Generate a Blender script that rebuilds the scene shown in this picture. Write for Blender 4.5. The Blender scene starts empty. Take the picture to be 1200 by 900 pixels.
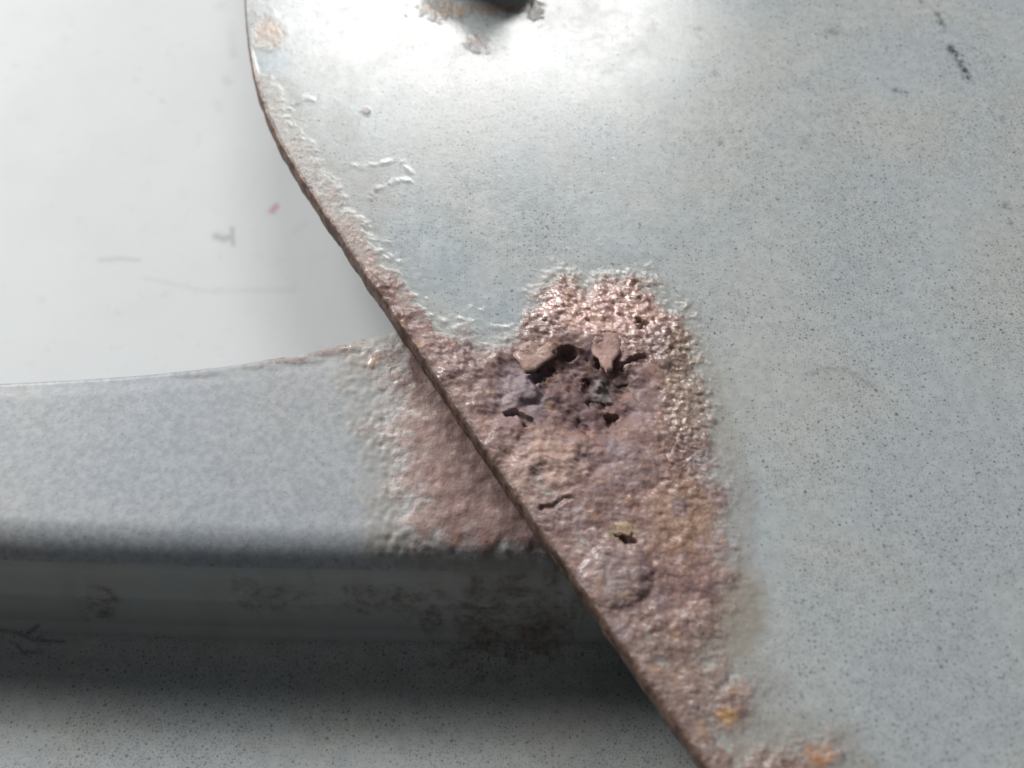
import bpy, math
import numpy as np
from mathutils import Vector, Matrix

sc = bpy.context.scene
# ------------------------------------------------------------------ camera, light, exposure
MM = 0.001
TILT = math.radians(32.0)          # camera leans back from straight down
DIST = 115.0                       # mm from the plate
HALF = 45.0 / 115.0                # tan of half the horizontal field
PLATE_TOP = 14.9                   # mm above the table
PLATE_T = 2.4
RIM_TOP = PLATE_TOP - PLATE_T - 0.02
FLOOR_TOP = 0.8

cd = bpy.data.cameras.new('camera')
cam = bpy.data.objects.new('camera', cd)
sc.collection.objects.link(cam)
sc.camera = cam
CAM = np.array([0.0, -DIST * math.sin(TILT), PLATE_TOP + DIST * math.cos(TILT)])
cam.location = Vector(CAM * MM)
cam.rotation_euler = (TILT, 0, 0)
cd.sensor_width = 36.0
cd.lens = 18.0 / HALF
cd.clip_start = 0.005
cd.clip_end = 20.0
cd.dof.use_dof = True
cd.dof.focus_distance = 0.118
cd.dof.aperture_fstop = 27.0

w = bpy.data.worlds.new('World')
sc.world = w
w.use_nodes = True
bg = w.node_tree.nodes['Background']
bg.inputs[0].default_value = (0.90, 0.95, 1.0, 1)
bg.inputs[1].default_value = 0.095

def area_lamp(name, loc, target, sx, sy, watts, col):
    l = bpy.data.lights.new(name, 'AREA')
    l.shape = 'RECTANGLE'
    l.size = sx
    l.size_y = sy
    l.energy = watts
    l.color = col
    o = bpy.data.objects.new(name, l)
    sc.collection.objects.link(o)
    o.location = loc
    d = Vector(target) - Vector(loc)
    o.rotation_euler = d.to_track_quat('-Z', 'Y').to_euler()
    return o

EL = math.radians(40.3)
AZ = math.radians(-2.5)            # nearly straight ahead
LD = 0.75
KEY = (LD * math.cos(EL) * math.sin(AZ), LD * math.cos(EL) * math.cos(AZ) + 0.02, LD * math.sin(EL))
area_lamp('window_lamp', KEY, (0, 0.02, 0), 0.25, 0.15, 2.25, (1.0, 0.985, 0.965))
EL2 = math.radians(33.0)
AZ2 = math.radians(-44.0)          # second window pane, further to the left
SIDE = (LD * math.cos(EL2) * math.sin(AZ2), LD * math.cos(EL2) * math.cos(AZ2), LD * math.sin(EL2))
area_lamp('side_window_lamp', SIDE, (0, 0.0, 0), 0.34, 0.16, 6.75, (1.0, 0.995, 0.975))

sc.view_settings.view_transform = 'Standard'
sc.view_settings.look = 'None'
sc.view_settings.gamma = 1.0
sc.view_settings.exposure = 0.0
sc.render.engine = 'CYCLES'

# ------------------------------------------------------------------ helpers
def at(px, py, z):
    """photograph pixel -> point (mm) on the horizontal plane of height z"""
    px = np.asarray(px, float)
    py = np.asarray(py, float)
    x = (px - 600.0) / 600.0 * HALF
    y = -(py - 450.0) / 600.0 * HALF
    s, c = math.sin(TILT), math.cos(TILT)
    dx, dy, dz = x, y * c + s, y * s - c
    t = (z - CAM[2]) / dz
    return np.stack([CAM[0] + t * dx, CAM[1] + t * dy, np.zeros_like(t) + z], -1)

def smooth(a, b, x):
    t = np.clip((x - a) / (b - a), 0, 1)
    return t * t * (3 - 2 * t)

def perlin(x, y, seed):
    rng = np.random.RandomState(seed)
    ang = rng.rand(256, 256) * 2 * np.pi
    gx, gy = np.cos(ang), np.sin(ang)
    xi = np.floor(x).astype(int)
    yi = np.floor(y).astype(int)
    xf, yf = x - xi, y - yi
    u = xf * xf * xf * (xf * (xf * 6 - 15) + 10)
    v = yf * yf * yf * (yf * (yf * 6 - 15) + 10)
    def g(ix, iy, dx, dy):
        a, b = ix & 255, iy & 255
        return gx[a, b] * dx + gy[a, b] * dy
    n00 = g(xi, yi, xf, yf)
    n10 = g(xi + 1, yi, xf - 1, yf)
    n01 = g(xi, yi + 1, xf, yf - 1)
    n11 = g(xi + 1, yi + 1, xf - 1, yf - 1)
    a = n00 + u * (n10 - n00)
    b = n01 + u * (n11 - n01)
    return (a + v * (b - a)) * 1.5

def fbm(x, y, wave, octs, seed, gain=0.5):
    s = 0
    amp = 1
    tot = 0
    f = 1.0 / wave
    for i in range(octs):
        s = s + amp * perlin(x * f + 17.3 * i, y * f - 9.1 * i, seed + i)
        tot += amp
        amp *= gain
        f *= 2.03
    return s / tot

def cells(x, y, wave, seed):
    """F1 distance to jittered points, and a random number per cell"""
    rng = np.random.RandomState(seed)
    jx, jy, jr = rng.rand(256, 256), rng.rand(256, 256), rng.rand(256, 256)
    X, Y = x / wave, y / wave
    xi, yi = np.floor(X).astype(int), np.floor(Y).astype(int)
    best = np.full(X.shape, 9.0)
    second = np.full(X.shape, 9.0)
    rnd = np.zeros(X.shape)
    for a in (-1, 0, 1):
        for b in (-1, 0, 1):
            cx, cy = xi + a, yi + b
            k = (cx & 255, cy & 255)
            d = np.hypot(cx + jx[k] - X, cy + jy[k] - Y)
            m = d < best
            second = np.where(m, best, np.minimum(second, d))
            rnd = np.where(m, jr[k], rnd)
            best = np.where(m, d, best)
    return best, second, rnd

def sdpoly(px, py, poly):
    """signed distance, positive inside"""
    P = np.array(poly, float)
    best = np.full(px.shape, 1e9)
    inside = np.zeros(px.shape, bool)
    n = len(P)
    for i in range(n):
        a, b = P[i], P[(i + 1) % n]
        e = b - a
        wx, wy = px - a[0], py - a[1]
        t = np.clip((wx * e[0] + wy * e[1]) / (e @ e), 0, 1)
        best = np.minimum(best, (wx - t * e[0]) ** 2 + (wy - t * e[1]) ** 2)
        c = (a[1] > py) != (b[1] > py)
        with np.errstate(divide='ignore', invalid='ignore'):
            xx = (b[0] - a[0]) * (py - a[1]) / (b[1] - a[1] + 1e-12) + a[0]
        inside ^= c & (px < xx)
    d = np.sqrt(best)
    return np.where(inside, d, -d)

def sdline(px, py, pts):
    best = np.full(px.shape, 1e9)
    for a, b in zip(pts[:-1], pts[1:]):
        a, b = np.array(a, float), np.array(b, float)
        e = b - a
        wx, wy = px - a[0], py - a[1]
        t = np.clip((wx * e[0] + wy * e[1]) / (e @ e), 0, 1)
        best = np.minimum(best, (wx - t * e[0]) ** 2 + (wy - t * e[1]) ** 2)
    return np.sqrt(best)

def spot(px, py, cx, cy, rx, ry, ang=0.0):
    c, s = math.cos(math.radians(ang)), math.sin(math.radians(ang))
    dx, dy = px - cx, py - cy
    return np.exp(-(((dx * c + dy * s) / rx) ** 2 + ((-dx * s + dy * c) / ry) ** 2))

def grid_faces(r, c):
    i = np.arange((r - 1) * (c - 1))
    a = (i // (c - 1)) * c + i % (c - 1)
    return np.stack([a, a + c, a + c + 1, a + 1], 1)     # rows run down the picture, columns to the right

def vnormals(V, F):
    n = np.cross(V[F[:, 2]] - V[F[:, 0]], V[F[:, 3]] - V[F[:, 1]])
    N = np.zeros_like(V)
    for k in range(4):
        for j in range(3):
            N[:, j] += np.bincount(F[:, k], n[:, j], len(V))
    return N / (np.linalg.norm(N, axis=1, keepdims=True) + 1e-30)

def mesh_obj(name, V, F, mat, parent=None, N=None, cols=None, origin=(0, 0, 0)):
    """V in mm; F quads (n,4) or list of polygons; cols = {attribute: (nverts,4)}"""
    V = np.asarray(V, float)
    o3 = np.array(origin, float)
    me = bpy.data.meshes.new(name)
    if isinstance(F, np.ndarray):
        used = np.unique(F)
        remap = np.full(len(V), -1)
        remap[used] = np.arange(len(used))
        F = remap[F]
        V = V[used]
        if N is not None:
            N = N[used]
        if cols:
            cols = {k: c[used] for k, c in cols.items()}
        me.vertices.add(len(V))
        me.vertices.foreach_set('co', ((V - o3) * MM).astype(np.float32).ravel())
        k = F.shape[1]
        me.loops.add(F.size)
        me.loops.foreach_set('vertex_index', F.astype(np.int32).ravel())
        me.polygons.add(len(F))
        me.polygons.foreach_set('loop_start', np.arange(0, F.size, k, dtype=np.int32))
        me.polygons.foreach_set('use_smooth', np.ones(len(F), bool))
        me.update(calc_edges=True)
    else:
        me.from_pydata([tuple(v) for v in (V - o3) * MM], [], F)
        me.update()
    if cols:
        for k, c in cols.items():
            at_ = me.color_attributes.new(k, 'FLOAT_COLOR', 'POINT')
            at_.data.foreach_set('color', np.clip(c, 0, 4).astype(np.float32).ravel())
    if N is not None:
        me.normals_split_custom_set_from_vertices(N.astype(np.float32))
    me.materials.append(mat)
    o = bpy.data.objects.new(name, me)
    sc.collection.objects.link(o)
    if parent is not None:
        o.parent = parent
        # children keep positions relative to the thing's base
        o.location = Vector(o3 * MM) - parent.matrix_world.translation if parent.parent is None else Vector(o3 * MM) - Vector(WORLD[parent.name])
    else:
        o.location = Vector(o3 * MM)
    WORLD[o.name] = tuple(o3 * MM)
    return o

WORLD = {}
def thing(name, label, cat, loc):
    o = bpy.data.objects.new(name, None)
    o.empty_display_size = 0.005
    sc.collection.objects.link(o)
    o.location = Vector(loc) * MM
    o['label'] = label
    o['category'] = cat
    WORLD[o.name] = tuple(Vector(loc) * MM)
    bpy.context.view_layer.update()
    return o

# ------------------------------------------------------------------ materials
class NT:
    def __init__(self, name):
        self.m = bpy.data.materials.new(name)
        self.m.use_nodes = True
        self.t = self.m.node_tree
        self.b = self.t.nodes['Principled BSDF']
        self.pos = self.n('ShaderNodeNewGeometry').outputs['Position']
    def n(self, typ, **kw):
        nd = self.t.nodes.new(typ)
        for k, v in kw.items():
            setattr(nd, k, v)
        return nd
    def put(self, sock, v):
        if isinstance(v, bpy.types.NodeSocket):
            self.t.links.new(v, sock)
        else:
            sock.default_value = v
    def math(self, op, a, b=0.0, c=0.0, clamp=False):
        nd = self.n('ShaderNodeMath', operation=op, use_clamp=clamp)
        for i, v in enumerate((a, b, c)):
            self.put(nd.inputs[i], v)
        return nd.outputs[0]
    def noise(self, wave_mm, detail=2.0, rough=0.5, w=0.0, dist=0.0):
        nd = self.n('ShaderNodeTexNoise', noise_dimensions='4D')
        self.put(nd.inputs['Vector'], self.pos)
        nd.inputs['W'].default_value = w
        nd.inputs['Scale'].default_value = 1000.0 / wave_mm
        nd.inputs['Detail'].default_value = detail
        nd.inputs['Roughness'].default_value = rough
        nd.inputs['Distortion'].default_value = dist
        return nd.outputs['Fac']
    def voronoi(self, wave_mm, rnd=1.0):
        nd = self.n('ShaderNodeTexVoronoi', voronoi_dimensions='2D')
        self.put(nd.inputs['Vector'], self.pos)
        nd.inputs['Scale'].default_value = 1000.0 / wave_mm
        nd.inputs['Randomness'].default_value = rnd
        return nd.outputs['Distance'], nd.outputs['Color']
    def ramp(self, f, a, b, lo=0.0, hi=1.0, clampy=True):
        nd = self.n('ShaderNodeMapRange', interpolation_type='SMOOTHSTEP')
        self.put(nd.inputs[0], f)
        for i, v in enumerate((a, b, lo, hi)):
            self.put(nd.inputs[i + 1], v)
        return nd.outputs[0]
    def mix(self, f, a, b, blend='MIX'):
        nd = self.n('ShaderNodeMix', data_type='RGBA', blend_type=blend)
        self.put(nd.inputs[0], f)
        self.put(nd.inputs[6], a)
        self.put(nd.inputs[7], b)
        return nd.outputs[2]
    def attr(self, name):
        nd = self.n('ShaderNodeAttribute', attribute_name=name)
        s = self.n('ShaderNodeSeparateColor')
        self.t.links.new(nd.outputs['Color'], s.inputs[0])
        return nd.outputs['Color'], s.outputs[0], s.outputs[1], s.outputs[2], nd.outputs['Alpha']
    def bump(self, h, dist_mm, strength=1.0, prev=None):
        nd = self.n('ShaderNodeBump')
        nd.inputs['Strength'].default_value = strength
        nd.inputs['Distance'].default_value = dist_mm * MM
        self.put(nd.inputs['Height'], h)
        if prev is not None:
            self.put(nd.inputs['Normal'], prev)
        return nd.outputs[0]

def speckled_metal(name, base, dense, rough, mottle=0.16, dots=1.0, grain=1.1):
    """grey enamel with dark flecks; vertex attributes say where it has rusted or is stained"""
    t = NT(name)
    _, rust, stain, mark, gloss = t.attr('wear')
    rcol, *_r = t.attr('rust_colour')
    # paint
    lo = t.noise(14.0, 3.0, 0.55, 1.0)
    col = t.mix(t.ramp(lo, 0.35, 0.65), (base[0] * .955, base[1] * .985, base[2] * 1.03, 1), (base[0] * 1.03, base[1] * 1.01, base[2] * .985, 1))
    tint = t.math('SUBTRACT', 1.0, _r[3], clamp=True)
    col = t.mix(tint, col, (base[0] * 0.78, base[1] * 0.92, base[2] * 1.10, 1))
    mid = t.noise(grain, 4.0, 0.62, 2.0)
    col = t.mix(t.ramp(mid, 0.30, 0.70, 0.0, mottle), col, (base[0] * .42, base[1] * .46, base[2] * .5, 1))
    area = t.noise(9.0, 2.0, 0.5, 3.0)
    for k, (wave, r, keep, dark) in enumerate(((0.26, 0.46, 0.50 * dense, 0.32), (0.55, 0.24, 0.28 * dense, 0.55), (1.5, 0.10, 0.26 * dense, 0.62))):
        d, c = t.voronoi(wave)
        sep = t.n('ShaderNodeSeparateColor')
        t.put(sep.inputs[0], c)
        thr = t.math('MULTIPLY', t.ramp(area, 0.32, 0.66, 0.35, 1.5), keep)
        on = t.math('LESS_THAN', sep.outputs[0], thr)
        rr = t.math('MULTIPLY', t.math('ADD', t.math('MULTIPLY', sep.outputs[1], 0.75), 0.45), r)
        wob = t.math('ADD', d, t.math('MULTIPLY', t.math('SUBTRACT', t.noise(wave * 0.5, 1.0, 0.5, 4.0 + k), 0.5), 0.22))
        dot = t.ramp(wob, t.math('MULTIPLY', rr, 0.45), rr, 1.0, 0.0)
        f = t.math('MULTIPLY', t.math('MULTIPLY', dot, on), dark * dots)
        col = t.mix(f, col, (0.075, 0.085, 0.095, 1))
    col = t.mix(t.math('MULTIPLY', stain, 0.85), col, (0.27, 0.235, 0.19, 1))
    col = t.mix(mark, col, (0.045, 0.046, 0.048, 1))
    # rust
    g1 = t.noise(0.42, 4.0, 0.6, 11.0)
    rc = t.mix(t.ramp(g1, 0.34, 0.72, 0.0, 0.42), rcol, (0.10, 0.055, 0.05, 1))
    g2 = t.noise(1.7, 3.0, 0.6, 12.0)
    rc = t.mix(t.ramp(g2, 0.48, 0.72, 0.0, 0.22), rc, (0.46, 0.30, 0.23, 1))
    edge = t.ramp(t.math('ADD', rust, t.math('MULTIPLY', t.math('SUBTRACT', t.noise(1.3, 6.0, 0.74, 13.0), 0.5), 1.7)), 0.16, 0.86)
    edge = t.math('MULTIPLY', edge, t.ramp(rust, 0.0, 0.62))
    out = t.mix(edge, col, rc)
    t.put(t.b.inputs['Base Color'], out)
    # gloss
    pr = t.math('ADD', rough, t.math('MULTIPLY', t.math('SUBTRACT', t.noise(0.8, 3.0, 0.6, 21.0), 0.5), 0.22))
    pr = t.math('ADD', pr, t.ramp(t.noise(5.0, 4.0, 0.6, 22.0), 0.42, 0.66, -0.02, 0.05))
    pr = t.math('ADD', pr, t.math('MULTIPLY', stain, 0.18))
    rr = t.math('SUBTRACT', 0.62, t.math('MULTIPLY', gloss, 0.42))
    nd = t.n('ShaderNodeMix', data_type='FLOAT')
    t.put(nd.inputs[0], edge)
    t.put(nd.inputs[2], pr)
    t.put(nd.inputs[3], rr)
    t.put(t.b.inputs['Roughness'], nd.outputs[0])
    sp = t.n('ShaderNodeMix', data_type='FLOAT')
    t.put(sp.inputs[0], edge)
    sp.inputs[2].default_value = 0.5
    t.put(sp.inputs[3], t.math('ADD', 0.32, t.math('MULTIPLY', gloss, 0.3)))
    t.put(t.b.inputs['Specular IOR Level'], sp.outputs[0])
    t.put(t.b.inputs['Coat Weight'], t.math('MULTIPLY', t.math('MULTIPLY', edge, gloss), 0.7))
    t.b.inputs['Coat Roughness'].default_value = 0.12
    # relief: orange peel on paint, grains on rust
    peel = t.bump(t.noise(0.30, 4.0, 0.68, 31.0), 0.0125)
    peel = t.bump(t.noise(0.15, 1.0, 0.5, 33.0), 0.0045, 1.0, peel)
    grains = t.noise(0.26, 3.0, 0.65, 32.0)
    hb = t.bump(t.math('MULTIPLY', grains, t.math('MULTIPLY', edge, t.math('ADD', 0.42, t.math('MULTIPLY', gloss, 0.75)))), 0.10, 1.0, peel)
    t.put(t.b.inputs['Normal'], hb)
    return t.m

M_PLATE = speckled_metal('speckled_grey_enamel', (0.448, 0.472, 0.470), 1.30, 0.18, 0.30, 1.0, 0.8)
M_PAN = speckled_metal('speckled_grey_enamel_dense', (0.40, 0.412, 0.400), 1.7, 0.42, 0.3)
M_WALL = speckled_metal('grey_enamel_wall', (0.40, 0.412, 0.400), 1.0, 0.5, 0.1, 0.0)
M_RIM = speckled_metal('speckled_grey_enamel_rim', (0.385, 0.402, 0.420), 0.9, 0.42, 0.50, 0.45, 0.6)

def make_edge_rust():
    t = NT('dark_edge_rust')
    c = t.mix(t.ramp(t.noise(0.9, 4.0, 0.6, 5.0), 0.35, 0.68), (0.075, 0.042, 0.030, 1), (0.21, 0.13, 0.10, 1))
    t.put(t.b.inputs['Base Color'], c)
    t.b.inputs['Roughness'].default_value = 0.7
    t.put(t.b.inputs['Normal'], t.bump(t.noise(0.35, 4.0, 0.6, 6.0), 0.09))
    return t.m
M_EDGE = make_edge_rust()

def make_bolt():
    t = NT('rusty_bolt_steel')
    n = t.ramp(t.noise(1.6, 4.0, 0.6, 3.0), 0.42, 0.62)
    c = t.mix(n, (0.48, 0.34, 0.23, 1), (0.46, 0.26, 0.13, 1))
    t.put(t.b.inputs['Base Color'], c)
    t.put(t.b.inputs['Metallic'], t.math('SUBTRACT', 0.3, t.math('MULTIPLY', n, 0.3)))
    t.b.inputs['Roughness'].default_value = 0.5
    t.put(t.b.inputs['Normal'], t.bump(t.noise(0.4, 3.0, 0.6, 6.0), 0.05))
    return t.m
M_BOLT = make_bolt()

def make_table():
    t = NT('white_laminate')
    wr = t.attr('wear')
    c = t.mix(t.ramp(t.noise(22.0, 4.0, 0.6, 1.0), 0.35, 0.7), (0.585, 0.605, 0.615, 1), (0.545, 0.56, 0.567, 1))
    c = t.mix(t.ramp(t.noise(2.2, 5.0, 0.65, 2.0), 0.54, 0.80, 0, 0.30), c, (0.38, 0.38, 0.37, 1))
    c = t.mix(wr[3], c, (0.13, 0.13, 0.14, 1))
    c = t.mix(wr[1], c, (0.42, 0.10, 0.13, 1))
    t.put(t.b.inputs['Base Color'], c)
    t.b.inputs['Roughness'].default_value = 0.55
    t.b.inputs['Specular IOR Level'].default_value = 0.3
    t.put(t.b.inputs['Normal'], t.bump(t.noise(1.2, 2.0, 0.5, 6.0), 0.012))
    return t.m
M_TABLE = make_table()

# ------------------------------------------------------------------ the table
def axis(lo, a, b, hi, step, coarse):
    """fine steps inside [a, b], growing steps outside"""
    v = list(np.arange(a, b, step)) + [b]
    s, x = step, a
    left = []
    while x > lo:
        s = min(s * 1.35, coarse)
        x -= s
        left.append(x)
    s, x = step, b
    right = []
    while x < hi:
        s = min(s * 1.35, coarse)
        x += s
        right.append(x)
    return np.array(left[::-1] + v + right)

tx = axis(-160, -64, -4, 160, 0.28, 25)
ty = axis(-120, 2, 62, 220, 0.28, 25)
TX, TY = np.meshgrid(tx, ty[::-1])
TV = np.stack([TX.ravel(), TY.ravel(), np.zeros(TX.size)], 1)
def to_px(V):
    s, c = math.sin(TILT), math.cos(TILT)
    d = V - CAM
    f = d[:, 1] * s - d[:, 2] * c
    u = d[:, 1] * c + d[:, 2] * s
    return 600 + d[:, 0] / f / HALF * 600, 450 - u / f / HALF * 600
qx, qy = to_px(TV)
ok = (np.abs(qx) < 3000) & (TV[:, 1] > -50)
mark = np.zeros(len(TV))
for pts, wd, a in ((((253, 277), (262, 280), (271, 278)), 4.5, .42), (((272, 268), (273, 286)), 3.0, .40),
                   (((116, 305), (140, 303), (163, 305)), 2.6, .22), (((170, 326), (240, 341), (345, 340)), 3.0, .09),
                   (((273, 58), (274, 64)), 5, .16), (((265, 94), (267, 96)), 5, .15), (((272, 40), (273, 50)), 5, .10),
                   (((190, 118), (191, 119)), 3, .18), (((158, 93), (160, 94)), 3, .14), (((255, 122), (257, 125)), 5, .10),
                   (((258, 8), (259, 9)), 4, .10), (((345, 272), (358, 262)), 4, .08), (((48, 351), (49, 352)), 4, .10), (((15, 77), (20, 77)), 3, .1)):
    mark = np.maximum(mark, a * np.exp(-(sdline(qx, qy, pts) / wd) ** 2))
pink = 0.6 * np.exp(-((sdline(qx, qy, ((319, 247), (324, 242))) + 2 * fbm(TV[:, 0], TV[:, 1], .6, 2, 90)) / 3.8) ** 2)
mark *= ok
pink *= ok
wear = np.stack([pink, 0 * pink, mark, 0 * pink], 1)
tb = mesh_obj('table_surface', TV, grid_faces(*TX.shape), M_TABLE, cols={'wear': wear})
tb['kind'] = 'structure'
tb['label'] = 'white scuffed table surface behind the grey metal pieces'

# ------------------------------------------------------------------ the pan (rim, wall, floor)
pan = thing('metal_pan', 'grey speckled metal pan with a raised rounded rim, lying beneath the rust-edged plate', 'pan', (-20, 0, 0.05))
ux = np.concatenate([np.arange(-900, -30, 15.0), np.arange(-30, 760, 2.2), np.arange(760, 1500, 20.0)])
oe_x = [-900, -420, -250, -120, 0, 60, 120, 180, 230, 290, 350, 390, 420, 450, 478, 540, 620, 720, 1500]
oe_y = [505, 470, 461, 456, 452, 449, 445.5, 441, 436, 428, 418.5, 410, 402, 395, 387, 368, 345, 325, 260]
kx = np.linspace(-900, 1500, 1201)
ky = np.interp(kx, oe_x, oe_y)
ker = np.exp(-np.linspace(-2, 2, 23) ** 2)
ker /= ker.sum()
ky = np.convolve(np.pad(ky, 11, mode='edge'), ker, 'valid')
yo = np.interp(ux, kx, ky)
yb = 608 + 14 * (ux / 640.0) - 5 * (np.clip(ux - 300, -720, 720) / 400.0) ** 2
yb = np.clip(yb, 560, None)
O = at(ux, yo, RIM_TOP)
B = at(ux, yb, RIM_TOP)
prof = []            # list of (n,3) rows from outer edge to the floor
tag_ = []
n = len(ux)
def row(P, t):
    prof.append(P)
    tag_.append(t)
# underside lip of the outer edge, then the rounded outer edge
d_out = (O - B)
d_out /= np.linalg.norm(d_out, axis=1, keepdims=True)
zz = np.array([0, 0, 1.0])
row(O - d_out * 3.0 - zz * 1.10, 'rim')
row(O + d_out * 0.0 - zz * 1.10, 'rim')
for a in np.linspace(-80, 80, 9):
    ra = math.radians(a)
    row(O + d_out * 0.5 * math.cos(ra) + zz * (-0.10 - 0.5 + 0.5 * math.sin(ra)), 'rim')
m_rim = 100
for s in np.linspace(0.0, 1.0, m_rim)[1:]:
    P = O * (1 - s) + B * s
    crown = -0.05 * smooth(0.12, 0.0, s) - 0.05 * (1 - s) ** 2
    row(P + zz * crown, 'rim')
# roll over, radius R1, then the wall, concave fillet, a low bead and the flat floor
R1 = 3.8
SL = math.radians(80)
wy, wz, seq = 0.0, 0.0, []
for a in np.linspace(0, SL, 26)[1:]:
    seq.append((R1 * math.sin(a), -R1 * (1 - math.cos(a)), 'rim' if a < 0.75 * SL else 'side_wall'))
y0, z0 = seq[-1][0], seq[-1][1]
R2 = 0.9
drop = (RIM_TOP - FLOOR_TOP) + z0 - 1.0 - R2 * (1 - math.cos(SL)) + 0.4
for s in np.linspace(0, 1, 30)[1:]:
    bead = 0.18 * math.exp(-((s - 0.42) / 0.10) ** 2)
    seq.append((y0 + s * drop / math.tan(SL) + bead, z0 - s * drop, 'side_wall'))
y1, z1 = seq[-1][0], seq[-1][1]
for a in np.linspace(0, SL, 16)[1:]:
    b = SL - a
    seq.append((y1 + R2 * (math.sin(SL) - math.sin(b)), z1 - R2 * (math.cos(b) - math.cos(SL)), 'side_wall'))
y2, z2 = seq[-1][0], seq[-1][1]
zend = FLOOR_TOP - RIM_TOP
for s in np.linspace(0, 1, 12)[1:]:
    seq.append((y2 + 2.2 * s, z2 + (zend - z2) * (s * s * (3 - 2 * s)), 'floor'))
y3 = seq[-1][0]
for s in np.concatenate([np.arange(0.2, 22, 0.2), np.arange(22, 60, 4.0)]):
    seq.append((y3 + s, zend, 'floor'))
tb_ = np.gradient(B, axis=0)
tb_ /= np.linalg.norm(tb_, axis=1, keepdims=True)
inn = np.stack([tb_[:, 1], -tb_[:, 0], 0 * tb_[:, 0]], 1)       # towards the pan's middle (down the picture)
for (yy, z_, t_) in seq:
    row(B + inn * yy + zz * z_, t_)
PV = np.array(prof)                     # rows, cols, 3
R, C = PV.shape[:2]
V = PV.reshape(-1, 3).copy()
F = grid_faces(R, C)
px, py = to_px(V)
X, Y = V[:, 0], V[:, 1]
rowtag = np.repeat(np.array(tag_), C)
# where it has rusted
pr_poly = [(478, 380), (455, 392), (420, 400), (414, 432), (440, 440), (452, 470), (430, 500), (455, 540), (455, 575), (462, 600), (455, 632), (520, 655), (560, 668), (640, 664), (760, 664), (760, 500), (620, 420), (560, 380)]
nz = fbm(X, Y, 2.2, 4, 40)
sd = sdpoly(px, py, pr_poly) + nz * 26
rust = smooth(-48, 80, sd)
for (cx, cy, rx, ry, a) in ((115, 706, 26, 22, .95), (318, 698, 62, 24, .85), (375, 705, 50, 16, .7), (450, 700, 60, 20, .9), (590, 735, 95, 55, 1.0), (610, 700, 110, 28, .9), (520, 706, 80, 20, .8), (230, 436, 30, 5, .34), (340, 422, 45, 4, .5), (390, 412, 40, 6, .5), (690, 780, 20, 10, .5), (3, 700, 12, 14, .4), (545, 770, 45, 20, .6), (300, 428, 30, 4, .35)):
    rust = np.maximum(rust, a * smooth(0.25, 0.8, spot(px, py, cx, cy, rx * 1.35, ry * 1.35) + 0.55 * nz))
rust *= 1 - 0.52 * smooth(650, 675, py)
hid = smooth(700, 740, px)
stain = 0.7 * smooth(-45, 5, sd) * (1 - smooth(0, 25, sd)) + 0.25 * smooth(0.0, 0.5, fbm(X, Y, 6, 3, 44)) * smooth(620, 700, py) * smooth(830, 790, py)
stain += 0.3 * np.exp(-((py - np.interp(px, ux, yo) - 4) / 7.0) ** 2) * smooth(-0.15, 0.35, fbm(X, Y, 5, 3, 45)) * (rowtag == 'rim')
lines = [((0, 738), (18, 741), (38, 750), (75, 752)), ((20, 756), (28, 765), (50, 764)), ((30, 745), (45, 733))]
mark = np.zeros(len(V))
for L in lines:
    mark = np.maximum(mark, 0.55 * np.exp(-((sdline(px, py, L) + 2.5 * nz) / 2.2) ** 2))
h = rust * (0.10 + 0.10 * fbm(X, Y, 0.9, 4, 46) + 0.05 * np.abs(fbm(X, Y, 0.4, 2, 47)))
main = smooth(-5, 40, sd)
h += main * (0.12 + 0.20 * fbm(X, Y, 1.8, 4, 48))
edge_b = smooth(-40, 0, sd) * smooth(55, 10, sd) * (py < 650)
hc1, hc2, hcr = cells(X + 0.3 * nz, Y, 0.6, 50)
h += edge_b * (0.13 * (np.sqrt(np.clip(1 - (hc1 / 0.8) ** 2, 0, 1)) - 0.4) * (0.3 + hcr) + 0.06 * fbm(X, Y, 1.0, 3, 51))
N0 = vnormals(V, F)
V2 = V + N0 * h[:, None] * (1 - 0.9 * hid)[:, None]
N = vnormals(V2, F)
tone = 0.5 + 0.8 * fbm(X, Y, 2.6, 4, 49)
def lerp(a, b, t):
    t = np.clip(t, 0, 1)[:, None]
    return np.array(a)[None] * (1 - t) + np.array(b)[None] * t if np.ndim(a) == 1 else a * (1 - t) + np.array(b)[None] * t
rc = lerp((0.30, 0.18, 0.155), (0.19, 0.115, 0.11), tone)
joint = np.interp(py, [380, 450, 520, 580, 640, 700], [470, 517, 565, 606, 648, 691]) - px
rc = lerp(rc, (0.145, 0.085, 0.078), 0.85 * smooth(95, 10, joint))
rc = lerp(rc, (0.50, 0.27, 0.10), 0.8 * spot(px, py, 432, 428, 14, 9))
rc = lerp(rc, (0.44, 0.31, 0.28), 0.9 * smooth(540, 450, px) * smooth(450, 480, py))
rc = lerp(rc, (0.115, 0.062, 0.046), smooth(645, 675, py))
gl = np.clip(0.25 + 0.9 * smooth(30, 0, sd), 0, 1) * smooth(-30, 0, sd) * (py < 660)
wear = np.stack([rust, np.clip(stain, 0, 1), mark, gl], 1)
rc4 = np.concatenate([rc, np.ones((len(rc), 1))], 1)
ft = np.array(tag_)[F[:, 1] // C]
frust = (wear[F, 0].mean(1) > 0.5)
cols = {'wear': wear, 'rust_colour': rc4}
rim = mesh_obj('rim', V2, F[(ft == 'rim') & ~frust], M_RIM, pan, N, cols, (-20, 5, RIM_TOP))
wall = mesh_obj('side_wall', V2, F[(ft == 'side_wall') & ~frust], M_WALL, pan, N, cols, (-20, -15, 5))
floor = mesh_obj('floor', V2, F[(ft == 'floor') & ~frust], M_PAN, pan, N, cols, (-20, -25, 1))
floor['label'] = 'recessed speckled floor of the pan, half in shadow'
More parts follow.
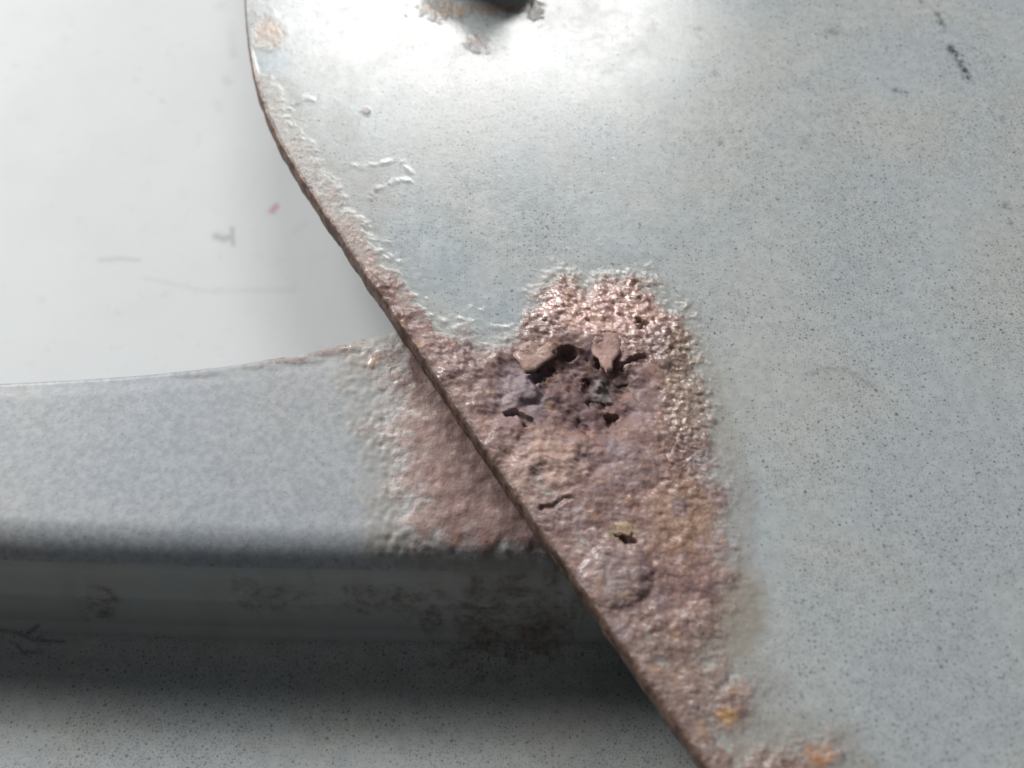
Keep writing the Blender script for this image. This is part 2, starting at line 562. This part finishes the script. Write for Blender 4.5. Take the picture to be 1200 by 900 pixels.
def rust_part(mask, parent, lab, origin):
    if mask.any():
        o = mesh_obj('rust_crust', V2, F[mask], M_PAN, parent, N, cols, origin)
        o['label'] = lab
rust_part((ft == 'rim') & frust, rim, 'pinkish brown rust crust on the pan rim beside the plate edge', (-5, 0, RIM_TOP))
fx = px[F].mean(1)
for lo_, hi_ in ((-999, 220), (220, 420), (420, 9999)):
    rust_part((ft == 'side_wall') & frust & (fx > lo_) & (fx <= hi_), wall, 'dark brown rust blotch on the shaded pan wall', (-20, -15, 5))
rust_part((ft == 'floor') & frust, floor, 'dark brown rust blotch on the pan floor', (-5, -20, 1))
# sheet underside of the floor, so that the pan has a thickness and stands on the table
k = seq.index(next(s for s in seq if s[2] == 'floor'))
FB = PV[R - len(seq) + k + 11:].copy()
FB = FB[[0, -1]]
FB[:, :, 2] = 0.05
fv = FB.reshape(-1, 3)
mesh_obj('underside', fv, grid_faces(2, C)[:, ::-1].copy(), M_PAN, floor, None,
         {'wear': np.zeros((len(fv), 4)), 'rust_colour': np.ones((len(fv), 4)) * .2}, (-20, -30, 0.05))

# ------------------------------------------------------------------ the plate on top
plate = thing('metal_plate', 'large grey speckled metal plate with flaking rust along its edge, resting on the pan rim', 'metal plate', (15, 5, RIM_TOP + 0.02))
ey = [-420, -60, 0, 30, 60, 85, 110, 135, 160, 185, 215, 250, 300, 350, 390, 450, 520, 580, 640, 700, 760, 820, 900, 960, 1300]
ex = [287, 287, 288, 290, 293.5, 298, 304.5, 313.5, 325, 339, 358, 381, 415, 449, 477, 517.5, 565, 606, 648.5, 691, 733, 774.5, 830.5, 872, 1108]
yy = np.concatenate([np.arange(-400, -24, 24.0), np.arange(-24, 926, 1.45), np.arange(926, 1280, 24.0)])
kx = np.arange(-420, 1300, 2.0)
ke = np.interp(kx, ey, ex)
ke = np.convolve(np.pad(ke, 11, mode='edge'), ker, 'valid')
e = np.interp(yy, kx, ke)
jit = np.interp(yy, np.arange(-420, 1320, 1.0), fbm(np.arange(-420, 1320, 1.0), 0 * np.arange(1740.0), 26, 4, 60)) * 3.0
e = e + jit * smooth(60, 110, yy) * (yy < 1000)
offs = np.concatenate([np.arange(0, 930, 1.5), 930 + np.cumsum(np.linspace(2, 40, 36))])
GX = e[:, None] + offs[None]
GY = np.repeat(yy[:, None], len(offs), 1)
px, py = GX.ravel(), GY.ravel()
V = at(px, py, PLATE_TOP)
X, Y = V[:, 0], V[:, 1]
R, C = GX.shape
F = grid_faces(R, C)
dpx = np.repeat(offs[None], R, 0).ravel()                 # distance from the cut edge along the row
vis = (px < 1240) & (py > -40) & (py < 940)

mp = [(400, 300), (436, 300), (455, 322), (470, 345), (492, 385), (515, 392), (540, 408), (562, 408), (585, 400), (610, 388), (630, 358), (636, 338), (660, 326), (688, 336), (712, 326), (742, 322), (764, 340), (775, 360), (800, 366), (812, 396), (822, 430), (830, 455), (828, 500), (830, 545), (838, 572), (852, 585), (850, 640), (858, 680), (850, 730), (838, 770), (848, 802), (884, 806), (878, 836), (862, 862), (900, 882), (945, 876), (974, 880), (984, 905), (1040, 960), (850, 960), (640, 640), (440, 385)]
n1 = fbm(X, Y, 3.0, 5, 1, 0.6)
n2 = fbm(X, Y, 0.9, 3, 2, 0.6)
sd = sdpoly(px, py, mp) + n1 * 24 + n2 * 12 + 22 * smooth(400, 520, py) * smooth(30, 80, dpx)
soft = smooth(400, 470, py)
rust = smooth(-26 - 10 * soft, 26 + 50 * soft, sd)
# thin band creeping in from the cut edge higher up, and the orange spot near the corner
bw = np.interp(py, [-20, 84, 92, 110, 150, 190, 240, 300, 340, 400], [0, 0, 22, 28, 26, 34, 36, 32, 34, 40])
band = smooth(-10, 8, bw - dpx + n1 * 26 + n2 * 10) * (bw > 0.5)
rust = np.maximum(rust, band * np.interp(py, [90, 180, 250, 340, 380], [0.40, 0.42, 0.50, 0.62, 0.85]))
rust = np.maximum(rust, 0.55 * smooth(0.25, 0.85, spot(px, py, 312, 40, 33, 27) + 0.4 * n1) * smooth(-5, 10, dpx))
for (cx, cy, rx, ry) in ((546, 386, 9, 13), (430, 130, 5, 4), (560, 52, 16, 9), (520, 12, 30, 12), (560, 10, 60, 8), (628, 14, 9, 14), (610, 400, 18, 8), (505, 385, 14, 8)):
    rust = np.maximum(rust, 0.5 * smooth(0.3, 0.8, spot(px, py, cx, cy, rx * 1.3, ry * 1.3) + 0.6 * n2))
rim_line = smooth(5, 1.5, dpx) * 0.9 * smooth(40, 100, py)
rust = np.maximum(rust, rim_line)
crust = smooth(0, 34 + 50 * smooth(400, 470, py), sd)

# stains: brownish grey bloom around the rust, strongest lower right
st = 0.50 * smooth(-34, 0, sd) * (1 - 0.6 * crust)
st = np.maximum(st, 0.95 * smooth(0.35, 0.85, spot(px, py, 856, 715, 52, 92) + 0.22 * n1))
st = np.maximum(st, 0.60 * smooth(0.35, 0.85, spot(px, py, 832, 600, 48, 60) + 0.22 * n1))
st = np.maximum(st, 0.62 * smooth(0.30, 0.85, spot(px, py, 885, 860, 70, 48) + 0.25 * n1))
st = np.maximum(st, 0.30 * smooth(0.25, 0.9, spot(px, py, 405, 150, 22, 40, -30)))
st = np.maximum(st, 0.30 * smooth(28, -10, dpx - bw - 12) * (bw > .5))
st = np.maximum(st, 0.35 * smooth(0.3, 0.8, spot(px, py, 440, 225, 26, 40, -35) + 0.3 * n1))
st = np.maximum(st, 0.10 * smooth(0.2, 0.5, spot(px, py, 990, 450, 40, 22) + 0.2 * n1))
st = np.maximum(st, 0.06 * smooth(-0.1, 0.5, fbm(X, Y, 9, 3, 5)))
# dark scuffs
mk = np.zeros(len(V))
for pts, wd, a in ((((1099, 18), (1105, 34)), 3.6, .8), (((1114, 56), (1122, 68), (1130, 82), (1133, 92)), 4.0, .95), (((1048, 106), (1062, 109)), 2.0, .7),
                   (((973, 35), (980, 40)), 5, .35), (((942, 162), (944, 170)), 6, .22), (((1176, 140), (1177, 142)), 4, .35), (((1178, 242), (1182, 243)), 4, .55), (((1185, 262), (1187, 264)), 3.4, .5),
                   (((1079, 3), (1080, 4)), 3, .7), (((1015, 40), (1016, 41)), 2.5, .5), (((838, 84), (840, 86)), 4, .55), (((815, 33), (820, 38)), 5, .3), (((712, 86), (718, 80)), 3, .35), (((668, 22), (678, 18)), 2.6, .5), (((655, 12), (660, 30)), 3, .3),
                   (((950, 438), (970, 431), (990, 434), (1010, 445), (1028, 457)), 2.6, .26), (((1101, 759), (1103, 760)), 2.6, .6), (((932, 706), (940, 709)), 3, .4), (((880, 370), (884, 370)), 2.5, .55), (((842, 166), (845, 168)), 3, .45), (((610, 134), (628, 138)), 2.2, .3), (((775, 172), (778, 176)), 2.0, .4)):
    mk = np.maximum(mk, a * np.exp(-((sdline(px, py, pts) + 3.2 * n2) / wd) ** 2))
mk *= (1 - crust) * smooth(-0.22, 0.12, fbm(X, Y, 0.7, 3, 34, 0.7) + 0.05)

# height of the crust, mm
centre = smooth(0.22, 0.75, spot(px, py, 668, 485, 118, 105, 20) + 0.15 * n1)
up = smooth(0.15, 0.8, spot(px, py, 655, 490, 150, 150))
c1, c2, cr = cells(X + 0.25 * n2, Y + 0.25 * n1, 0.42, 7)
grain = np.sqrt(np.clip(1 - (c1 / 0.75) ** 2, 0, 1))
c3, c4, cr3 = cells(X + 0.5 * n1, Y + 0.5 * n2, 0.95, 8)
lump = np.sqrt(np.clip(1 - (c3 / 0.85) ** 2, 0, 1))
tr = fbm(X, Y * 1.25, 4.2, 5, 9, 0.58) * 3.2 + 0.9 * fbm(X, Y, 1.3, 3, 10)
fl = np.floor(tr)
terr = fl + smooth(0.78, 1.0, tr - fl)
h = rust * (0.05 + 0.055 * (grain - 0.5) * (0.4 + cr) + 0.05 * n2)
h += crust * (0.22 + 0.30 * fbm(X, Y, 4.5, 3, 33) * (1 - centre) + 0.16 * n1 + 0.10 * (lump - 0.5) * (1 - centre))
h += crust * up * 0.30
h += centre * (0.09 * terr + 0.60 * fbm(X, Y, 2.9, 3, 13) + 0.10 * n1 + 0.05 * fbm(X, Y, 0.5, 3, 14))
# crater under the flaked crust
cav = np.zeros(len(V))
crater = [(654, 407), (668, 411), (690, 417), (700, 424), (722, 426), (733, 430), (741, 436), (738, 450), (733, 462), (724, 475), (708, 477), (692, 470), (676, 456), (664, 449), (652, 458), (636, 463), (626, 448), (624, 436), (640, 427), (650, 419)]
n4 = fbm(X, Y, 1.6, 4, 22, 0.6)
sdc = sdpoly(px + 5 * n4, py - 5 * n4, crater) + 6 * n2 + 4 * n1
sc_ = smooth(-5, 5, sdc)
h -= 0.50 * smooth(0.15, 0.6, spot(px, py, 668, 462, 92, 56, 10) + 0.18 * n1)
h -= 0.62 * sc_ + 0.25 * smooth(4, 22, sdc)
h += sc_ * (0.16 * n2 + 0.10 * (grain - .5))
cav = sc_.copy()
for (cx, cy, rx, ry, dep, ang) in ((636, 438, 16, 7, .40, -35), (704, 474, 14, 6, .35, 0), (689, 447, 6, 7, .4, 0), (668, 412, 8, 4, .4, 20), (604, 486, 12, 3.5, .55, 15), (618, 496, 8, 5, .5, 0), (716, 493, 5, 8, .5, 20), (735, 634, 9, 4, .6, 10),
                                   (752, 382, 6, 5, .4, 0), (685, 500, 5, 6, .25, 0), (745, 425, 14, 3.5, .4, -20), (650, 592, 18, 4, .25, -18)):
    s = smooth(0.34, 0.52, spot(px + 9 * n2 + 5 * n4, py + 7 * n4 + 4 * n1, cx, cy, rx * 1.25, ry * 1.25, ang) + 0.16 * n2 + 0.08 * n1)
    h -= dep * s
    cav = np.maximum(cav, s * min(1, dep * 2))
# rounded nodules inside the crater and lower down
for (cx, cy, r, a) in ((619, 456, 19, .50), (602, 472, 12, .22), (700, 448, 9, .30), (722, 676, 44, .50), (735, 694, 26, .10), (640, 545, 44, .22), (690, 520, 24, .16), (740, 540, 24, .12), (648, 470, 12, .2)):
    h += a * np.clip(1 - ((px - cx) ** 2 + (py - cy) ** 2 * 1.3) / r ** 2, 0, 1) ** 0.7
gloss0 = np.clip(smooth(0.12, 0.7, spot(px, py, 725, 365, 120, 58)) + 0.8 * smooth(0.2, 0.8, spot(px, py, 808, 470, 40, 120)), 0, 1) * (1 - centre)
h += rust * gloss0 * (0.15 * (grain - 0.5) * (0.5 + cr) + 0.10 * fbm(X, Y, 0.8, 3, 23))
h += crust * (1 - centre) * (0.12 * fbm(X, Y, 1.5, 3, 24) + 0.10 * smooth(640, 700, py) * fbm(X, Y, 3.0, 3, 25))
# paint lifting in thin ridges round the rust
ridges = [((432, 234), (441, 222), (452, 215), (468, 213), (482, 211)), ((414, 193), (426, 197), (440, 193), (462, 188), (472, 190)), ((476, 196), (484, 206)),
          ((625, 339), (636, 334), (650, 336)), ((636, 345), (644, 326), (652, 322), (658, 314)), ((575, 382), (590, 384), (606, 378), (618, 368)),
          ((437, 297), (452, 303), (466, 306)), ((432, 292), (444, 294)), ((505, 372), (522, 378), (530, 370)), ((524, 394), (536, 382), (540, 374)), ((548, 372), (552, 360), (566, 364), (570, 352)),
          ((778, 374), (790, 372), (800, 366), (806, 358)), ((704, 338), (708, 328), (714, 324)), ((345, 122), (356, 116), (366, 118)), ((820, 570), (832, 578)), ((862, 806), (878, 800), (884, 808)), ((480, 384), (496, 396), (516, 404)),
          ((690, 332), (696, 326)), ((758, 336), (768, 332)), ((1080, 5), (1092, 2)), ((1140, 10), (1155, 4)), ((1000, 838), (1012, 832))]
for i, L in enumerate(ridges):
    wv = 2.8
    h += (0.045 if i < 1 else 0.03 if i < 19 else 0.015) * smooth(-0.35, 0.25, n2) * np.exp(-((sdline(px, py, L) + 2.2 * n1) / wv) ** 2) * (1 - 0.6 * crust)
bl = smooth(-55, -8, sd) * (1 - crust)
bl = np.maximum(bl, 0.8 * smooth(50, 0, dpx) * smooth(70, 110, py) * smooth(420, 300, py))
h += bl * (0.035 * n1 + 0.02 * np.clip(fbm(X, Y, 0.8, 2, 15) - 0.05, 0, 1) + 0.02 * np.abs(n2))
# the stamped sheet is never quite flat
h += 0.05 * fbm(X, Y, 30, 2, 16)
h -= 0.05 * smooth(5, 0, dpx) * smooth(70, 120, py)
h = np.where(vis, h, h * 0.2)
V[:, 2] += h
N = vnormals(V, F)

n5 = fbm(X, Y, 3.4, 4, 26, 0.6)
# rust colours by region, darker in the crater and pits
rc = lerp((0.35, 0.215, 0.19), (0.20, 0.122, 0.12), 0.5 + 1.2 * n1)
rc = lerp(rc, (0.68, 0.43, 0.38), 0.95 * smooth(0.25, 0.8, spot(px, py, 710, 362, 95, 42) + 0.2 * n2))
rc = lerp(rc, (0.42, 0.31, 0.235), 0.7 * smooth(0.25, 0.8, spot(px, py, 805, 450, 34, 100) + 0.2 * n2))
rc = lerp(rc, (0.42, 0.26, 0.175), 0.7 * smooth(0.25, 0.8, spot(px, py, 800, 610, 48, 62) + 0.3 * n2))
rc = lerp(rc, (0.52, 0.36, 0.305), 0.8 * smooth(0.25, 0.8, spot(px, py, 640, 545, 62, 45) + 0.2 * n1))
rc = lerp(rc, (0.30, 0.215, 0.215), 0.85 * smooth(0.25, 0.8, spot(px, py, 735, 545, 34, 38) + 0.3 * n2))
rc = lerp(rc, (0.30, 0.225, 0.22), 0.85 * smooth(0.25, 0.8, spot(px, py, 722, 680, 42, 40) + 0.3 * n2))
rc = lerp(rc, (0.33, 0.26, 0.15), 0.8 * smooth(0.25, 0.8, spot(px, py, 730, 625, 22, 14) + 0.3 * n2))
rc = lerp(rc, (0.25, 0.18, 0.15), 0.75 * smooth(690, 780, py))
rc = lerp(rc, (0.14, 0.08, 0.083), 0.9 * smooth(0.25, 0.7, spot(px, py, 670, 458, 90, 54, 12) + 0.45 * n5))
rc = lerp(rc, (0.16, 0.12, 0.125), 0.85 * smooth(0.3, 0.7, spot(px, py, 622, 462, 24, 30) + 0.2 * n2))
rc = lerp(rc, (0.125, 0.072, 0.068), 0.85 * cav)
rc = lerp(rc, (0.20, 0.19, 0.20), 0.8 * smooth(0.3, 0.7, spot(px, py, 704, 455, 14, 20) + 0.3 * n2))
rc = lerp(rc, (0.55, 0.36, 0.22), 0.9 * smooth(0.3, 0.8, spot(px, py, 312, 40, 40, 34)))
rc = lerp(rc, (0.36, 0.245, 0.205), 0.8 * smooth(380, 300, py) * smooth(70, 100, py))
rc = lerp(rc, (0.60, 0.36, 0.16), 0.85 * smooth(0.3, 0.8, spot(px, py, 852, 842, 16, 14) + 0.3 * n2))
rc = lerp(rc, (0.50, 0.32, 0.26), 0.85 * smooth(0.3, 0.8, spot(px, py, 868, 812, 18, 14) + 0.3 * n2))
rc = lerp(rc, (0.55, 0.25, 0.10), 0.85 * smooth(0.3, 0.8, spot(px, py, 960, 884, 22, 18) + 0.3 * n2))
rc = lerp(rc, (0.11, 0.062, 0.05), 0.8 * smooth(7, 1, dpx) * smooth(60, 120, py))
n6 = fbm(X, Y, 1.5, 4, 27, 0.6)
rc = lerp(rc, (0.30, 0.23, 0.245), 0.75 * smooth(0.08, 0.45, n5) * smooth(480, 520, py))
rc = lerp(rc, (0.46, 0.27, 0.16), 0.5 * smooth(0.10, 0.45, n6))
rc = lerp(rc, (0.17, 0.095, 0.08), 0.6 * smooth(0.10, 0.5, -n6) * smooth(0.2, -0.2, n5))
rc = lerp(rc, (0.11, 0.07, 0.075), 0.8 * smooth(0.3, 0.7, spot(px, py, 690, 466, 32, 12, 25) + 0.3 * n2))
rc = lerp(rc, (0.32, 0.26, 0.29), 0.7 * smooth(0.25, 0.75, spot(px, py, 608, 462, 34, 40) + 0.25 * n5))
rc = lerp(rc, (0.26, 0.175, 0.185), 0.6 * smooth(0.0, 0.4, fbm(X, Y, 2.4, 3, 29)) * centre)
rc = lerp(rc, (0.42, 0.24, 0.12), 0.9 * smooth(70, 30, py) * smooth(460, 480, px))
rc = lerp(rc, (0.52, 0.42, 0.40), 0.5 * smooth(0.15, 0.4, fbm(X, Y, 0.7, 3, 28)) * (1 - centre))
gl = np.clip(1.0 * smooth(0.15, 0.7, spot(px, py, 735, 365, 120, 55)) + 0.8 * smooth(0.2, 0.8, spot(px, py, 808, 470, 40, 110)) + 0.35 + 0.4 * smooth(330, 200, py), 0, 1) * (1 - 0.9 * centre)
wear = np.stack([rust, np.clip(st, 0, 1), np.clip(mk, 0, 1), gl], 1)
blue = 0.75 * smooth(0.2, 0.9, spot(px, py, 500, 305, 75, 60, 25) + 0.2 * n1) + 0.4 * smooth(0.2, 0.9, spot(px, py, 590, 360, 60, 30)) + 0.7 * smooth(0.3, 0.8, spot(px, py, 322, 76, 22, 22))
cols = {'wear': wear, 'rust_colour': np.concatenate([rc, 1 - 0.45 * np.clip(blue, 0, 1)[:, None]], 1)}
frust = wear[F, 0].mean(1) > 0.5
sheet = mesh_obj('painted_sheet', V, F[~frust], M_PLATE, plate, N, cols, (15, 5, PLATE_TOP))
fpx = px[F].mean(1)
fpy = py[F].mean(1)
big = frust & (fpy > 300)
crust_o = mesh_obj('rust_crust', V, F[big], M_PLATE, plate, N, cols, (6, 0, PLATE_TOP))
crust_o['label'] = 'thick blistered pinkish brown rust crust with a dark flaked crater'
thin = frust & ~big & (fpy > 80) & (fpx < 480)
o = mesh_obj('rust_film', V, F[thin], M_PLATE, plate, N, cols, (-16, 25, PLATE_TOP))
o['label'] = 'thin pink rust creeping in from the curved plate edge'
spotm = frust & ~big & (fpy <= 80) & (fpx < 420)
o = mesh_obj('rust_spot', V, F[spotm], M_PLATE, plate, N, cols, (-22, 38, PLATE_TOP))
o['label'] = 'small orange rust spot near the plate corner'
rest = frust & ~big & ~thin & ~spotm
if rest.any():
    o = mesh_obj('rust_spot', V, F[rest], M_PLATE, plate, N, cols, (-4, 38, PLATE_TOP))
    o['label'] = 'brown rust specks at the foot of the bolt'
# cut edge: rounded, pitted, then the underside
E = V.reshape(R, C, 3)[:, 0]
tg = np.gradient(E, axis=0)
tg[:, 2] = 0
tg /= np.linalg.norm(tg, axis=1, keepdims=True)
outw = np.stack([tg[:, 1], -tg[:, 0], 0 * tg[:, 0]], 1)
if outw[:, 0].mean() > 0:
    outw = -outw
rows = [E]
pit = fbm(E[:, 0], E[:, 1], 1.4, 4, 77)[:, None] * 0.10
for k, (o_, z_) in enumerate(((0.09, -0.05), (0.17, -0.16), (0.22, -0.4), (0.24, -0.8), (0.24, -1.2), (0.22, -1.7), (0.15, -2.2), (0.05, -2.38))):
    P = E.copy()
    P[:, 2] = E[:, 2] * (1 - k / 8) + PLATE_TOP * (k / 8)
    P = P + outw * (o_ + pit * (0.3 + 0.1 * k))
    P[:, 2] += z_
    P[:, 2] = np.maximum(P[:, 2], PLATE_TOP - PLATE_T + 0.01)
    rows.append(P)
EV = np.array(rows)
Re, Ce = EV.shape[:2]
EVf = EV.reshape(-1, 3)
EF = grid_faces(Re, Ce)
nn = vnormals(EVf, EF)
if (nn.reshape(Re, Ce, 3)[4] * outw).sum() < 0:
    EF = EF[:, ::-1].copy()
ce = mesh_obj('cut_edge', EVf, EF, M_EDGE, plate, None, None, (0, 0, PLATE_TOP - 0.7))
ce['label'] = 'dark rusted cut edge of the plate'
U = np.stack([EV[-1], V.reshape(R, C, 3)[:, -1] * np.array([1, 1, 0]) + np.array([0, 0, PLATE_TOP - PLATE_T + 0.01])])
mesh_obj('underside', U.reshape(-1, 3), grid_faces(2, R), M_EDGE, plate, None, None, (30, 0, PLATE_TOP - PLATE_T))

# flakes of crust lifting round the crater
def hz(fx, fy):
    r = np.argmin(np.abs(yy - fy))
    c = np.argmin(np.abs(GX[r] - fx))
    return V.reshape(R, C, 3)[r, c, 2]
def flake(i, pts, lift, off, col):
    """thin curled scale of rust: outline in plate coordinates, raised towards its lower tip"""
    rng = np.random.RandomState(300 + i)
    P = []
    n_ = len(pts)
    for j in range(n_):
        a, b = np.array(pts[j], float), np.array(pts[(j + 1) % n_], float)
        P += [a, a * 0.5 + b * 0.5 + rng.randn(2) * 2.2]
    P = np.array(P)
    k = len(P)
    ctr = P.mean(0)
    top, bot = P[:, 1].min(), P[:, 1].max()
    zs = np.median([hz(*q) for q in P])
    verts, faces = [], []
    for zoff in (0.0, -0.06):
        for rr in (0.0, 0.35, 0.7, 1.0):
            for j in range(k if rr > 0 else 1):
                q = ctr + rr * (P[j] - ctr)
                tip = (q[1] - top) / (bot - top)
                v = at(q[0], q[1], PLATE_TOP)
                tt = smooth(0.15, 0.75, tip)
                v[2] = (1 - tt) * (hz(*q) + 0.12 - 0.20 * rr ** 3) + tt * (zs + off + lift * tip) + zoff - 0.03 * rr ** 4 + rng.randn() * 0.008 + 0.10 * fbm(v[0] + np.zeros(1), v[1] + np.zeros(1), 0.9, 2, 31)[0]
                verts.append(v)
    m = 1 + 3 * k
    for j in range(k):
        j2 = (j + 1) % k
        for base, flip in ((0, False), (m, True)):
            fs = [(base, base + 1 + j2, base + 1 + j)]
            for q in (0, 1):
                fs.append((base + 1 + q * k + j, base + 1 + q * k + j2, base + 1 + (q + 1) * k + j2, base + 1 + (q + 1) * k + j))
            faces += [f[::-1] for f in fs] if flip else fs
        faces.append((1 + 2 * k + j, 1 + 2 * k + j2, m + 1 + 2 * k + j2, m + 1 + 2 * k + j))
    vv = np.array(verts)
    cc = np.ones((len(vv), 4))
    cc[:, :3] = np.array(col)
    ww = np.zeros((len(vv), 4))
    ww[:, 0] = 1.0
    ww[:, 3] = 0.25
    o = mesh_obj('rust_flake', vv, faces, M_PLATE, crust_o, None, {'rust_colour': cc, 'wear': ww}, tuple(vv[0]))
    for p in o.data.polygons:
        p.use_smooth = (p.index % 7) != 6        # crisp broken rim, smooth faces
PALE = (0.52, 0.325, 0.285)
DARK = (0.20, 0.13, 0.115)
for i, f in enumerate((
        ([(688, 402), (700, 392), (718, 390), (729, 402), (727, 418), (718, 428), (711, 442), (707, 435), (701, 424), (693, 415)], .02, .24, (0.46, .295, .255)),
        ([(606, 402), (626, 396), (645, 399), (653, 409), (649, 419), (638, 427), (627, 437), (612, 432), (600, 416)], .04, .17, (0.40, .26, .215)),
        ([(718, 442), (728, 428), (744, 428), (744, 438), (736, 448), (724, 450)], .05, -.12, DARK),
        ([(716, 612), (734, 610), (744, 622), (738, 632), (722, 630)], .08, .0, (0.42, .29, .19)))):
    flake(i, *f)

# ------------------------------------------------------------------ the bolt through the plate
bc = at(562, -51, PLATE_TOP)
def ring(r, z, k, ph=0.0):
    a = np.linspace(0, 2 * np.pi, k, endpoint=False) + ph
    return np.stack([bc[0] + r * np.cos(a), bc[1] + r * np.sin(a), 0 * a + PLATE_TOP + z], 1)
def lathe(name, prof_, k, parent, ph=0.0, flat=False):
    rows_ = [ring(r, z, k, ph) for r, z in prof_]
    vv = np.concatenate(rows_)
    ff = []
    for r in range(len(rows_) - 1):
        for j in range(k):
            j2 = (j + 1) % k
            ff.append((r * k + j, r * k + j2, (r + 1) * k + j2, (r + 1) * k + j))
    ff.append(tuple(range((len(rows_) - 1) * k, len(rows_) * k)))
    ff.append(tuple(range(k))[::-1])
    o = mesh_obj(name, vv, ff, M_BOLT, parent, None, None, tuple(bc))
    if not flat:
        for p in o.data.polygons:
            p.use_smooth = len(p.vertices) == 4
    return o
thread = [(2.4, -0.1), (2.4, 3.6)]
z = 3.6
while z < 10.4:
    thread += [(2.4, z), (2.1, z + 0.18), (2.4, z + 0.36)]
    z += 0.4
thread += [(1.6, z + 0.1), (1.2, z + 0.12)]
bolt = lathe('bolt', thread, 40, plate)
bolt['label'] = 'rusty threaded bolt held by a square nut'
lathe('square_nut', [(5.7, 0.02), (6.1, 0.25), (6.15, 3.4), (5.6, 3.9), (2.45, 3.95)], 4, bolt, math.radians(45), True)
lathe('reflection_disc', [(6.2, 3.97), (6.3, 4.1), (6.3, 4.6), (6.15, 4.75), (2.45, 4.75)], 48, bolt)  # unseen disc added on the nut to widen the bolt's dark reflection
